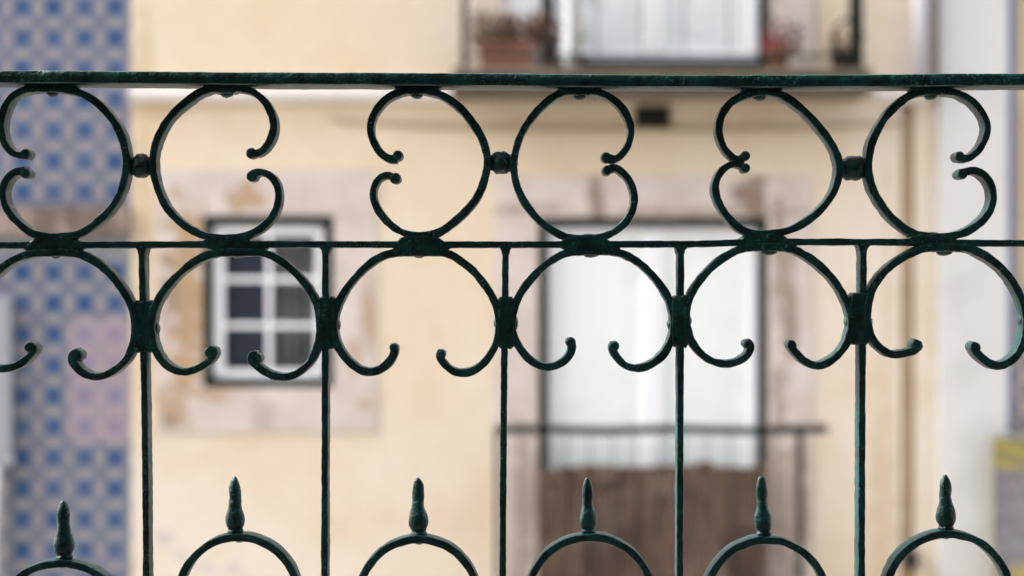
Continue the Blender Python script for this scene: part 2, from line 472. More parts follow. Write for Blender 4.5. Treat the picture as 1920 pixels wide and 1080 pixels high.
# ---- cream-yellow house in the middle
yh = empty('yellow_house', (X(980), D2, 0), 'cream yellow plastered house with green framed windows between tiled and white fronts', 'house')
SW = (X(382), X(625), Z(726), Z(405))          # small window opening
LW = (X(1010), X(1438), Z(1190), Z(408))       # lower tall window opening
UW = (X(1016), X(1440), Z(153), Z(-640))       # upper balcony door opening
YX0, YX1, YTOP = X(246), X(1757), Z(-1500)
holed_wall('wall', YX0, YX1, 0.0, YTOP, D2, 0.42, [SW, LW, UW, (X(1689), X(1715), 0.02, Z(197))], PLASTER, yh)
box('pipe_chase', X(1685), X(1719), D2 + 0.07, D2 + 0.12, 0.02, Z(196), PLASTER, yh)  # recess added so that the sun does not reach the pipe

# rooms behind the openings (five-sided, open to the window)
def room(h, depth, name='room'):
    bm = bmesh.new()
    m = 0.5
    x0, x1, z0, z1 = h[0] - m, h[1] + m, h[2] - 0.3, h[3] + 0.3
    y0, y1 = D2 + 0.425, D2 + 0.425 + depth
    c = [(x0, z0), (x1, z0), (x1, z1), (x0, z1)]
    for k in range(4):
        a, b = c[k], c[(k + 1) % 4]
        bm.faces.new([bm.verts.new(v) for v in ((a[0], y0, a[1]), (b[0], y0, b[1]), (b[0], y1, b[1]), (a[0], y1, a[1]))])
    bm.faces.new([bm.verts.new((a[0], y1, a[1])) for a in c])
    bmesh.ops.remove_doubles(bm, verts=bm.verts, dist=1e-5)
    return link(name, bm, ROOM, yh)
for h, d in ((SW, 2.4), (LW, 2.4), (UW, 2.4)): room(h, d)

def stone(px0, px1, py0, py1, mat, proud=0.007, name='surround_stone', jit=0.0025):
    """one dressed stone of a window surround, proud of the plaster, let in behind it"""
    bm = bmesh.new()
    g = 0.0004
    x0, x1, z0, z1 = X(px0) + g, X(px1) - g, Z(py1) + g, Z(py0) - g
    add_box(bm, x0, x1, D2 - proud - R.uniform(0, 0.003), D2 + 0.10, z0, z1, 0.005)
    return link(name, bm, mat, yh)

# small window surround: lintel, sill, jambs in several stones
for a, b in ((292, 430), (430, 575), (575, 706)): stone(a, b, 318, 404, STONE_A)
stone(292, 381, 404, 560, STONE_A); stone(292, 381, 560, 727, STONE_A)
stone(626, 706, 404, 545, STONE_A); stone(626, 706, 545, 727, STONE_A)
stone(292, 480, 727, 811, STONE_A, 0.010); stone(480, 706, 727, 811, STONE_A, 0.010)
# tall lower window surround
for a, b, m in ((926, 1125, STONE_A), (1125, 1385, STONE_A), (1385, 1524, STONE_A)): stone(a, b, 330, 407, m)
for a, b, m in ((407, 590, STONE_A), (590, 800, STONE_A), (800, 960, STONE_A), (960, 1190, STONE_A)): stone(926, 1009, a, b, m)
for a, b, m in ((407, 610, STONE_A), (610, 805, STONE_A), (805, 990, STONE_A), (990, 1190, STONE_A)): stone(1439, 1524, a, b, m)
# upper door jambs
for a, b in ((-640, -380), (-380, -120), (-120, 40), (40, 153)):
    stone(930, 1015, a, b, STONE_A); stone(1441, 1528, a, b, STONE_A)

# string course either side of the balcony
for a, b in ((247, 440), (440, 640), (640, 848), (1640, 1756)):
    bm = bmesh.new()
    x0, x1 = X(a) + 0.001, X(b) - 0.001
    prof = [(0.10, 166), (-0.055, 166), (-0.06, 172), (-0.06, 180), (-0.045, 184), (-0.03, 191), (0.10, 191)]
    va = [bm.verts.new((x0, D2 + d, Z(q))) for d, q in prof]; vb = [bm.verts.new((x1, D2 + d, Z(q))) for d, q in prof]
    bm.faces.new(va); bm.faces.new(vb[::-1])
    for k in range(len(prof)): bm.faces.new((va[k], vb[k], vb[(k + 1) % len(prof)], va[(k + 1) % len(prof)]))
    link('string_course', bm, BAND, yh)

# balcony slab of the upper storey, with moulded edge and two corbels
YB = D2 - 0.34
bm = bmesh.new()
zt, zb = Z(127, YB), Z(173, YB)
x0, x1 = X(848, YB), X(1636, YB)
prof = [(D2 + 0.2, zt), (YB, zt), (YB - 0.004, zt - 0.03), (YB + 0.02, zt - 0.04), (YB + 0.035, zb + 0.01), (YB + 0.06, zb), (D2 + 0.2, zb)]
va = [bm.verts.new((x0, y, z)) for y, z in prof]; vb = [bm.verts.new((x1, y, z)) for y, z in prof]
bm.faces.new(va); bm.faces.new(vb[::-1])
for k in range(len(prof)): bm.faces.new((va[k], vb[k], vb[(k + 1) % len(prof)], va[(k + 1) % len(prof)]))
link('balcony_slab', bm, SLAB, yh)

# dark iron vent under the balcony: hood with slats
bm = bmesh.new()
vx0, vx1, vz0, vz1 = X(1190), X(1257), Z(241), Z(199)
add_box(bm, vx0, vx1, D2 - 0.006, D2 + 0.05, vz0, vz1, 0.003)
vent = link('vent', bm, BLACK, yh)
for k in range(5):
    z = vz0 + (k + 0.5) * (vz1 - vz0) / 5
    box('vent_slat', vx0 + 0.008, vx1 - 0.008, D2 - 0.022, D2 - 0.007, z - 0.004, z + 0.003, BLACK, vent)

# ---- windows
def frame_mesh(bm, x0, x1, z0, z1, w, y0, y1, bottom=None):
    wb = w if bottom is None else bottom
    add_box(bm, x0, x0 + w, y0, y1, z0, z1); add_box(bm, x1 - w, x1, y0, y1, z0, z1)
    add_box(bm, x0 + w + .0004, x1 - w - .0004, y0, y1, z1 - w, z1)
    if wb > 0: add_box(bm, x0 + w + .0004, x1 - w - .0004, y0, y1, z0, z0 + wb)

PXS = D2 / FPX
YW = D2 + 0.012
bm = bmesh.new(); frame_mesh(bm, SW[0] + .001, SW[1] - .001, SW[2] + .001, SW[3] - .001, 17 * PXS, D2 - 0.009, D2 + 0.14)
win = link('window', bm, GREENWOOD, yh)
sx0, sx1, sz0, sz1 = X(398), X(609), Z(711), Z(420)
bm = bmesh.new()
add_box(bm, sx0, X(419), YW, YW + .04, sz0, sz1, .003); add_box(bm, X(591), sx1, YW, YW + .04, sz0, sz1, .003)
add_box(bm, X(419), X(591), YW + .001, YW + .039, Z(441), sz1, .003); add_box(bm, X(419), X(591), YW + .001, YW + .039, sz0, Z(693), .003)
link('sash', bm, WHITEWOOD, win)
box('glazing_bar', X(499), X(508), YW + .003, YW + .036, Z(693), Z(441), WHITEWOOD, win, .003)
rows = ((441, 519), (528, 606), (615, 693))
for k, (a, b) in enumerate(rows):
    if k < 2:
        for c, d in ((419, 499), (508, 591)):
            box('glazing_bar', X(c) + .0005, X(d) - .0005, YW + .005, YW + .034, Z(rows[k + 1][0]), Z(b), WHITEWOOD, win, .002)
    for c, d in ((419, 499), (508, 591)):
        box('pane', X(c) - .004, X(d) + .004, YW + .018, YW + .021, Z(b) - .004, Z(a) + .004, GLASS, win)

def curtain(name, x0, x1, z0, z1, y, amp, waves, mat, label, hem=0.0, seed=1.0):
    bm = bmesh.new()
    nx, nz = 90, 24
    g = []
    for j in range(nz + 1):
        row = []
        for i in range(nx + 1):
            u, v = i / nx, j / nz
            x = x0 + (x1 - x0) * u; z = z0 + (z1 - z0) * v
            ph = noise.noise(Vector((u * 5 + seed, seed, v * 0.8))) * 2.2
            d = amp * math.sin(2 * math.pi * waves * u + ph) * (1.15 - 0.4 * v)
            if j == 0: z += hem * noise.noise(Vector((u * 12, seed, 0)))
            row.append(bm.verts.new((x, y + d, z)))
        g.append(row)
    for j in range(nz):
        for i in range(nx):
            bm.faces.new((g[j][i], g[j][i + 1], g[j + 1][i + 1], g[j + 1][i]))
    o = link(name, bm, mat, smooth=True)
    md = o.modifiers.new('cloth_thickness', 'SOLIDIFY'); md.thickness = 0.0015
    return tag(o, label, 'curtain')
curtain('curtain', X(510), X(604), Z(712), Z(420), YW + 0.13, 0.015, 5, GREYCURTAIN, 'grey net curtain behind the right panes of the small six pane window', seed=3.1)

curtain('pane_backing', X(402), X(508), Z(712), Z(420), YW + 0.10, 0.002, 2, BACKING, 'added dark blue grey sheet standing in for the dark interior behind the left panes of the small window', seed=9.1)['category'] = 'pane_backing'  # added sheet that gives the left panes their dark interior tone

# tall lower window: green frame, two white leaves with glass, white curtain behind
bm = bmesh.new(); frame_mesh(bm, LW[0] + .001, LW[1] - .001, LW[2] + .001, LW[3] - .001, 17 * PXS, D2 - 0.008, D2 + 0.12, 0.05)
win2 = link('window', bm, GREENWOOD, yh)
def leaf(win, px0, px1, py0, py1, y, mids=()):
    """one white glazed leaf of a casement"""
    bm = bmesh.new(); w = 17
    z0, z1 = Z(py1), Z(py0)
    add_box(bm, X(px0), X(px0 + w), y, y + .04, z0, z1, .003); add_box(bm, X(px1 - w), X(px1), y, y + .04, z0, z1, .003)
    cuts = [py0 + w] + [m for m in mids] + [py1 - w]
    add_box(bm, X(px0 + w), X(px1 - w), y + .001, y + .039, z1 - w * PXS, z1, .003)
    add_box(bm, X(px0 + w), X(px1 - w), y + .001, y + .039, z0, z0 + w * PXS, .003)
    for m in mids: add_box(bm, X(px0 + w), X(px1 - w), y + .003, y + .037, Z(m + 4), Z(m - 4), .002)
    lf = link('leaf', bm, WHITEWOOD, win)
    for a, b in zip(cuts[:-1], cuts[1:]):
        box('pane', X(px0 + w) - .004, X(px1 - w) + .004, y + .018, y + .021, Z(b) - .003, Z(a) + .003, GLASS, win)
    return lf
leaf(win2, 1025, 1223, 423, 1160, D2 + 0.02, ()); leaf(win2, 1225, 1423, 423, 1160, D2 + 0.02, ())
curtain('curtain', X(1028), X(1420), Z(1150), Z(424), D2 + 0.046, 0.0012, 5, CURTAIN, 'plain white curtain filling the tall lower window above the brown boards', seed=1.7)

# upper balcony door
bm = bmesh.new(); frame_mesh(bm, UW[0] + .001, UW[1] - .001, UW[2] + .001, UW[3] - .001, 17 * PXS, D2 - 0.008, D2 + 0.12, 40 * PXS)
win3 = link('balcony_door', bm, GREENWOOD, yh)
leaf(win3, 1033, 1228, -620, 113, D2 + 0.02, (-380, -140)); leaf(win3, 1230, 1423, -620, 113, D2 + 0.02, (-380, -140))
curtain('curtain', X(1036), X(1420), Z(111), Z(-615), D2 + 0.046, 0.0012, 5, LACE, 'white lace curtain behind the upper balcony door', seed=5.2)

# white cloth hanging from the balcony rail, left of the door glass
bm = bmesh.new(); n = 14
g = []
for j in range(n + 1):
    row = []
    for i in range(9):
        u, v = i / 8, j / n
        row.append(bm.verts.new((X(1056 + 28 * u, YB + .08), YB + .08 + 0.018 * math.sin(u * 9 + v * 1.3) + 0.01 * v, Z(-300 + v * 429, YB + .08))))
    g.append(row)
for j in range(n):
    for i in range(8): bm.faces.new((g[j][i], g[j][i + 1], g[j + 1][i + 1], g[j + 1][i]))
o = link('hanging_cloth', bm, mat_cloth('off_white_cloth', (0.55, 0.57, 0.57)), smooth=True)
o.modifiers.new('cloth_thickness', 'SOLIDIFY').thickness = 0.003
tag(o, 'narrow strip of white cloth hanging on the upper balcony beside the dried stem', 'cloth')

# ---- railing of the upper balcony
YR = YB + 0.04
br = empty('balcony_railing', (X(1240, YR), YR, zt), 'thin dark iron railing on the upper balcony with corner posts', 'railing')
def rod(name, p0, p1, r, mat, parent, n=8, segs=6, wob=0.0):
    bm = bmesh.new()
    pts = [Vector(p0).lerp(Vector(p1), k / segs) for k in range(segs + 1)]
    add_tube(bm, pts, r, n)
    return link(name, bm, mat, parent, smooth=True)
ztop = zt + 0.95
for px in (871, 1612):
    box('post', X(px, YR) - .014, X(px, YR) + .014, YR - .014, YR + .014, zt, ztop, BALCIRON, br, .003)
box('top_rail', X(858, YR), X(1626, YR), YR - .022, YR + .022, ztop, ztop + .016, BALCIRON, br, .003)
box('bottom_rail', X(871, YR) + .015, X(1612, YR) - .015, YR - .008, YR + .008, zt + .05, zt + .062, BALCIRON, br)
k = 0
for px in [871 + 741 * i / 9 for i in range(1, 9)]:
    rod('baluster', (X(px, YR), YR, zt + .062), (X(px, YR), YR, ztop), 0.0028, BALCIRON, br, 6, 2)
for px, sg in ((871, 1), (1612, -1)):
    box('side_rail', X(px, YR) - .012, X(px, YR) + .012, YR + .0145, D2 - .005, ztop - .02, ztop - .004, BALCIRON, br)
    for q in range(1, 5):
        yy = YR + q * (D2 - YR) / 5
        rod('baluster', (X(px, YR), yy, zt), (X(px, YR), yy, ztop - .02), 0.0055, BALCIRON, br, 6, 2)
# wrought scroll stay beside the right post
bm = bmesh.new()
pts = []
for q in range(40):
    a = q / 39 * 2.4 * math.pi; r = 0.075 * (1 - 0.62 * q / 39)
    pts.append(Vector((X(1588, YR) + r * math.cos(a), YR + .01, zt + 0.13 + r * 1.35 * math.sin(a))))
add_tube(bm, pts, 0.008, 6)
link('scroll_stay', bm, BALCIRON, br, smooth=True)

# ---- flower box and pots on the upper balcony
def leaves(bm, n, x0, x1, y0, y1, z0, z1, size, droop=0.0):
    for _ in range(n):
        u = R.random(); c = Vector((R.uniform(x0, x1), R.uniform(y0, y1), z0 + (z1 - z0) * R.random() ** 1.3 * (0.45 + 0.55 * math.sin(math.pi * min(1, max(0, u))) )))
        d = Vector((R.gauss(0, 1), R.gauss(0, 1), R.gauss(0.3, 0.7))).normalized()
        s = d.cross(Vector((R.random(), R.random(), R.random()))).normalized()
        L = size * R.uniform(0.6, 1.4); W = L * 0.3
        m = c + d * L * 0.5 + Vector((0, 0, -droop * L))
        vs = [bm.verts.new(c), bm.verts.new(m + s * W), bm.verts.new(c + d * L), bm.verts.new(m - s * W)]
        bm.faces.new(vs)

YF = YB + 0.13
fb = empty('flower_box', (X(950, YF), YF + .07, zt), 'long terracotta flower box with dry brown plants on the upper balcony', 'flower box')
bm = bmesh.new()
bx0, bx1, bz = X(894, YF), X(1002, YF), zt
for (a0, a1, z0_, z1_) in ((0.012, 0.012, 0.012, 0.115), (0.0, 0.0, 0.1155, 0.140)):
    add_box(bm, bx0 + a0, bx1 - a0, YF + a0, YF + .15 - a0, bz + z0_, bz + z1_, 0.006)
link('box_body', bm, TERRACOTTA, fb)
box('soil', bx0 + .015, bx1 - .015, YF + .015, YF + .135, bz + .1405, bz + .147, SOIL, fb)
bm = bmesh.new(); leaves(bm, 420, bx0 - .02, bx1 + .05, YF - .01, YF + .15, bz + .14, bz + .275, 0.035, 0.2)
for q in range(26):
    x = R.uniform(bx0 + .02, bx1 - .02); y = R.uniform(YF + .03, YF + .12)
    add_tube(bm, [Vector((x, y, bz + .14)), Vector((x + R.gauss(0, .02), y, bz + .2)), Vector((x + R.gauss(0, .05), y, bz + .26))], 0.002, 4)
link('dry_foliage', bm, DRY, fb)

dp = empty('plant_pot', (X(1030, YF), YF + .06, zt), 'tall dark brown pot with withered plant right of the terracotta box', 'pot')
bm = bmesh.new(); add_lathe(bm, Vector((X(1030, YF), YF + .06, zt)), [(.030, 0), (.034, .02), (.042, .12), (.044, .125), (.044, .15), (.036, .15), (.034, .13)], 18)
link('pot_body', bm, DARKPOT, dp, smooth=True)
bm = bmesh.new(); leaves(bm, 120, X(1012, YF), X(1048, YF), YF + .02, YF + .1, zt + .13, zt + .30, 0.03)
add_tube(bm, [Vector((X(1030, YF), YF + .06, zt + .12)), Vector((X(1026, YF), YF + .06, zt + .27))], .003, 5)
link('withered_foliage', bm, DRY, dp)

sp = empty('dried_stem', (X(1088, YF), YF + .05, zt), 'single tall dried straw coloured stem in front of the upper door', 'plant')
bm = bmesh.new()
add_lathe(bm, Vector((X(1088, YF), YF + .05, zt)), [(.022, 0), (.03, .05), (.032, .055), (.032, .065), (.026, .065)], 14)
link('pot_body', bm, DARKPOT, sp, smooth=True)
bm = bmesh.new()
add_tube(bm, [Vector((X(1088, YF), YF + .05, zt + .06)), Vector((X(1092, YF), YF + .05, zt + .18)), Vector((X(1086, YF), YF + .05, zt + .32)), Vector((X(1076, YF), YF + .05, zt + .40))], [.007, .006, .005, .003], 6)
link('stem', bm, STRAW, sp, smooth=True)
bm = bmesh.new(); leaves(bm, 40, X(1078, YF), X(1096, YF), YF + .03, YF + .07, zt + .14, zt + .40, .035)
link('dry_leaves', bm, STRAW, sp)

rp = empty('flower_pot', (X(1455, YF), YF + .06, zt), 'small terracotta pot with dark red flowers by the right door frame', 'pot')
bm = bmesh.new(); add_lathe(bm, Vector((X(1462, YF), YF + .06, zt)), [(.04, 0), (.055, .09), (.062, .092), (.062, .115), (.05, .115), (.048, .1)], 18)
link('pot_body', bm, TERRACOTTA, rp, smooth=True)
bm = bmesh.new(); leaves(bm, 130, X(1440, YF), X(1510, YF), YF + .01, YF + .11, zt + .09, zt + .24, .03)
link('foliage', bm, DRY, rp)
bm = bmesh.new(); leaves(bm, 90, X(1434, YF), X(1470, YF), YF - .01, YF + .06, zt + .10, zt + .20, .026)
link('petals', bm, REDPETAL, rp)

lp = empty('leafy_pot', (X(1580, YF), YF + .06, zt), 'dark pot with sparse brown plant beside the right corner post', 'pot')
bm = bmesh.new(); add_lathe(bm, Vector((X(1582, YF), YF + .06, zt)), [(.04, 0), (.055, .08), (.06, .082), (.06, .10), (.05, .10), (.048, .09)], 18)
link('pot_body', bm, DARKPOT, lp, smooth=True)
bm = bmesh.new(); leaves(bm, 90, X(1555, YF), X(1618, YF), YF + .01, YF + .11, zt + .09, zt + .2, .03)
link('foliage', bm, DRY, lp)

# ---- guard railing and boards at the lower window
YG = D2 - 0.30
gr = empty('window_guard', (X(1240, YG), YG, Z(1190)), 'dark green iron guard rail across the tall lower window', 'railing')
zg = Z(806, YG)
bm = bmesh.new()
seg = 16; ga, gb = X(926, YG), X(1552, YG)
add_tube(bm, [Vector((ga + (gb - ga) * i / seg, YG, zg + 0.004 * math.sin(i * 0.9))) for i in range(seg + 1)], 0.019, 8)
link('top_rail', bm, BALCIRON, gr, smooth=True)
for px, w in ((931, .010), (1500, .013)):
    box('post', X(px, YG) - w, X(px, YG) + w, YG - .012, YG + .012, Z(1190), zg - .012, BALCIRON, gr, .003)
for i in range(1, 13):
    px = 931 + 569 * i / 13
    rod('baluster', (X(px, YG), YG, Z(1190) + .02), (X(px, YG), YG, zg - .012), 0.0026, BALCIRON, gr, 6, 2)
for px in (931, 1500):
    box('wall_stay', X(px, YG) - .008, X(px, YG) + .008, YG + .013, D2 - .026, zg - .03, zg - .014, BALCIRON, gr)
box('balcony_ledge', X(915, YG - .05), X(1560, YG - .05), YG - .05, D2 + .1, Z(1190) - .10, Z(1190) - .001, SLAB, yh, .008)

YP = D2 - 0.13
bs = empty('board_screen', (X(1220, YP), YP, Z(1190)), 'weathered brown vertical boards closing the foot of the tall window', 'boards')
edges = [1006]
while edges[-1] < 1436: edges.append(edges[-1] + R.uniform(30, 44))
edges[-1] = 1440
for a, b in zip(edges[:-1], edges[1:]):
    bm = bmesh.new()
    top = 872 + R.uniform(-6, 9); dy = R.uniform(0, .006)
    add_box(bm, X(a, YP) + .0016, X(b, YP) - .0016, YP - dy, YP - dy + .02, Z(1190), Z(top, YP), .002)
    link('board', bm, WOOD, bs)
for py in (900, 1120):
    box('batten', X(1010, YP), X(1436, YP), YP + .021, YP + .045, Z(py + 22, YP), Z(py, YP), WOOD, bs, .002)

# ---- pipes, cable and box on the right side of the yellow house
bm = bmesh.new()
add_tube(bm, [Vector((X(1702), D2 + .030, 0.05 + (Z(205) - .05) * k / 20)) for k in range(21)], 0.0285, 14)
dpipe = link('downpipe', bm, PIPE, smooth=True)
tag(dpipe, 'brown painted rainwater pipe running down the right edge of the yellow wall', 'pipe')
for py in (300, 620, 940):
    bm = bmesh.new(); add_tube(bm, [Vector((X(1702), D2 + .030, Z(py) - .012)), Vector((X(1702), D2 + .030, Z(py) + .012))], 0.0305, 14)
    link('bracket', bm, PIPE, dpipe)
bm = bmesh.new()
add_tube(bm, [Vector((X(1722), D2 - .05, Z(160) + 4.2 * k / 12)) for k in range(13)], 0.036, 14)
tag(link('white_pipe', bm, WHITEPIPE, smooth=True), 'wide white pipe above the string course beside the dark cable', 'pipe')
bm = bmesh.new()
add_tube(bm, [Vector((X(1746) + .004 * math.sin(k * .8), D2 - .075, Z(196) + 4.5 * k / 14)) for k in range(15)], 0.013, 8)
tag(link('cable', bm, CABLE, smooth=True), 'dark thin cable running up between white pipe and white wall', 'cable')
bm = bmesh.new(); add_box(bm, X(1694), X(1718), D2 - .05, D2 - .002, Z(1064), Z(1032), .004)
jb = link('junction_box', bm, BLACK); tag(jb, 'little black box low on the brown rainwater pipe', 'box')

bm = bmesh.new()
cpts = [(620, 224), (760, 232), (900, 240), (1040, 243), (1200, 243), (1360, 244), (1500, 241), (1600, 236), (1685, 232)]
add_tube(bm, [Vector((X(a), D2 - .012, Z(b))) for a, b in cpts], 0.007, 8)
tag(link('wall_cable', bm, mat_paint('painted_over_cable', (0.40, 0.30, 0.19), .7, .3, (0.2, 0.15, 0.1)), smooth=True), 'thin tan cable sagging across the yellow wall under the balcony', 'cable')

# ---- white house
wh = empty('white_house', (X(1822), D2, 0), 'pale white plastered house front right of the yellow house', 'house')
box('wall', X(1757) + .001, X(1886), D2 - .035, D2 + .5, 0, YTOP, WHITEWALL, wh)

# ---- ochre house at the right edge
oh = empty('ochre_house', (X(2100), D2, 0), 'ochre house with blue painted corner and yellow tiles at the right edge', 'house')
box('wall', X(1904), X(2900), D2 + .02, D2 + .5, 0, YTOP, OCHRE, oh)
box('corner_strip', X(1886) + .002, X(1904) - .001, D2 - .005, D2 + .4, 0, YTOP, BLUEPAINT, oh)

# ---- tiled house at the left
th = empty('tiled_house', (X(-300), D2, 0), 'house front covered in blue square patterned glazed tiles at left', 'house')
box('wall', X(-900), X(246) - .001, D2 + .012, D2 + .5, 0, YTOP, GROUT, th)
PITCH = 58 * PXS
def tile_mesh(name, mat):
    bm = bmesh.new(); s = PITCH / 2 - 0.0012; b = 0.0022
    rows_ = [(s, 0.010), (s, -0.0005), (s - b, -0.0025)]
    rg = [[bm.verts.new((sx * q, d, sz * q)) for sx, sz in ((-1, -1), (1, -1), (1, 1), (-1, 1))] for q, d in rows_]
    for i in range(2):
        for k in range(4): bm.faces.new((rg[i][k], rg[i][(k + 1) % 4], rg[i + 1][(k + 1) % 4], rg[i + 1][k]))
    bm.faces.new(rg[2])
    bmesh.ops.recalc_face_normals(bm, faces=bm.faces)
    me = bpy.data.meshes.new(name); bm.to_mesh(me); bm.free(); me.materials.append(mat); return me
TM, TMF, TMY = tile_mesh('tile', TILE), tile_mesh('tile', TILE_FADED), tile_mesh('tile', TILE_YELLOW)
def tile(mesh, px, py, parent, y=D2):
    o = put('tile', mesh, (X(px), y + R.uniform(-.0012, .0012), Z(py)), parent)
    o.rotation_euler = (R.gauss(0, .006), R.gauss(0, .004), R.gauss(0, .006))
cols = [216.5 - 58 * k for k in range(8)]
for r in range(-2, 7):                      # above the ledge
    for c in cols: tile(TM, c, 13.5 + 57.9 * r, th)
for r in range(-1, 13):                     # below the ledge
    for c in cols:
        py = 511 + 57.9 * r
        if r == -1: continue
        faded = c > 130 and 590 < py < 820
        tile(TMF if faded else TM, c - (0.0 if r < 6 else 0), py, th)
# weathered stone ledge between the two tile fields
lx = -420
while lx < 245:
    w = R.uniform(85, 150); e = min(lx + w, 245)
    if 245 - e < 40: e = 245
    bm = bmesh.new(); add_box(bm, X(lx) + .002, X(e) - .002, D2 - .045 - R.uniform(0, .006), D2 + .011, Z(441), Z(393), .006)
    link('ledge_stone', bm, LEDGE, th); lx = e
# a few of the ochre house's tiles
for r in range(6):
    for c in range(3): tile(TMY, 1934 + 58 * c, 560 + 58 * r, oh, D2 + .008)

# pale metal cabinet and conduit on the tiled wall
mc = empty('wall_cabinet', (X(-30), D2, Z(866)), 'pale grey metal cabinet fixed to the tiled wall at the left edge', 'cabinet')
pbox('cabinet_body', -90, 19, 556, 858, D2 - .06, D2 - .004, GREYMETAL, mc, .006)
pbox('cabinet_foot', -92, 26, 852, 872, D2 - .07, D2 - .062, GREYMETAL, mc, .001)
bm = bmesh.new(); add_tube(bm, [Vector((X(4), D2 - .06, .05 + (Z(868) - .05) * k / 8)) for k in range(9)], 0.030, 14)
tag(link('conduit', bm, GREYPIPE, smooth=True), 'grey conduit pipe below the metal cabinet at the left edge', 'pipe')

# sign board at the lower right
def mat_sign():
    t = NT('yellow_striped_sign'); p = t.obj()
    s = t.new('ShaderNodeSeparateXYZ'); t.lk(p, s.inputs[0])
    d = t.math('ADD', s.outputs['Z'], t.math('MULTIPLY', s.outputs['X'], 0.30))
    w = t.math('SINE', t.math('MULTIPLY', d, 82.0))
    stripes = t.mix(t.ramp(w, -0.15, 0.25), (0.20, 0.18, 0.12), (0.36, 0.30, 0.04))
    n = t.noise(p, 26, 4, 0.6); n2 = t.noise(p, 14, 3, 0.6)
    field = t.mix(t.ramp(n, 0.4, 0.62), (0.16, 0.15, 0.165), (0.25, 0.235, 0.25))
    field = t.mix(t.math('MULTIPLY', t.ramp(n2, 0.56, 0.64), 0.7), field, (0.16, 0.10, 0.11))
    low = t.ramp(s.outputs['Z'], 0.33, 0.30)
    field = t.mix(t.math('MULTIPLY', low, t.ramp(n2, 0.35, 0.6)), field, (0.36, 0.30, 0.06))
    c = t.mix(t.ramp(s.outputs['Z'], 0.745, 0.76), field, stripes)
    t.color(c); t.set(Roughness=0.4)
    return t.m
YS = D2 - 0.10
sg = empty('sign_board', (X(1960, YS), YS, Z(1190, YS)), 'board with yellow diagonal stripes above a lilac field at lower right', 'sign')
bm = bmesh.new(); add_box(bm, X(1862, YS), X(2080, YS), YS, YS + .02, Z(1190, YS), Z(822, YS), .003)
link('panel', bm, mat_sign(), sg)
bm = bmesh.new(); frame_mesh(bm, X(1857, YS), X(2085, YS), Z(1195, YS), Z(817, YS), .012, YS - .006, YS + .03)
link('frame', bm, mat_paint('sign_edge', (0.42, 0.39, 0.30), .5, .3), sg)

# ------------------------------------------------------------------ the iron railing
DEP = 0.0155          # depth of the flat bars
S1 = D1 / FPX
rail = empty('iron_railing', (0, D1 + DEP / 2, CZ - 0.90), 'dark green wrought iron railing with scrolls and finials across the foreground', 'railing')

def spline(pts, step):
    """Catmull-Rom through 2-D points, resampled evenly"""
    p = [Vector((a, b, 0)) for a, b in pts]
    p = [p[0] * 2 - p[1]] + p + [p[-1] * 2 - p[-2]]
    dense = []
    for i in range(1, len(p) - 2):
        for k in range(12):
            t = k / 12
            a, b, c, d = p[i - 1], p[i], p[i + 1], p[i + 2]
            dense.append(0.5 * ((2 * b) + (c - a) * t + (2 * a - 5 * b + 4 * c - d) * t * t + (3 * b - a - 3 * c + d) * t ** 3))
    dense.append(p[-2])
    # light smoothing against hand-traced kinks
    for _ in range(14):
        q = dense[:]
        for i in range(1, len(dense) - 1): q[i] = dense[i - 1] * .25 + dense[i] * .5 + dense[i + 1] * .25
        dense = q
    out = [dense[0]]; acc = 0.0
    for a, b in zip(dense[:-1], dense[1:]):
        L = (b - a).length; s = step - acc
        while s <= L:
            out.append(a.lerp(b, s / L)); s += step
        acc = (acc + L) % step if L else acc
    if (out[-1] - dense[-1]).length > step * .3: out.append(dense[-1])
    return out

SEC = []
def section(t, h, r):
    out = []
    for cx, cz, a0 in ((t - r, h - r, 0), (-(t - r), h - r, 90), (-(t - r), -(h - r), 180), (t - r, -(h - r), 270)):
        for k in range(3):
            a = math.radians(a0 + 45 * k)
            out.append((cx + r * math.cos(a), cz + r * math.sin(a)))
    return out

def add_strip(bm, pts, thick, yc, depth, seed=0.0, uneven=0.10, tip0=1.0, tip1=1.0):
    """flat bar swept along 2-D photo points (front plane), on edge, with hammered unevenness"""
    n = len(pts); rings = []
    for i, p in enumerate(pts):
        a = pts[max(i - 1, 0)]; b = pts[min(i + 1, n - 1)]
        t = (b - a).normalized(); nx, ny = -t.y, t.x
        f = 1.0 + uneven * noise.noise(Vector((p.x * .02, p.y * .02, seed))) + uneven * .6 * noise.noise(Vector((p.x * .09, p.y * .09, seed + 5)))
        e = min(i, n - 1 - i)
        if e < 6:
            g = (tip0 if i < n / 2 else tip1); f *= 1 + (g - 1) * (1 - e / 6)
        sec = section(thick / 2 * f, depth / 2, min(thick, depth) * 0.17)
        w = P(p.x, p.y, D1)
        ring = []
        for sa, sb in sec:
            o1 = sa + .10 * S1 * 8 * noise.noise(Vector((p.x * .07 + sa * 900, p.y * .07, seed + sb * 300)))
            ring.append(bm.verts.new((w.x + nx * o1, yc + sb, w.z - ny * o1)))
        rings.append(ring)
    m = len(rings[0])
    for i in range(n - 1):
        for k in range(m): bm.faces.new((rings[i][k], rings[i][(k + 1) % m], rings[i + 1][(k + 1) % m], rings[i + 1][k]))
    bm.faces.new(rings[0]); bm.faces.new(rings[-1][::-1])

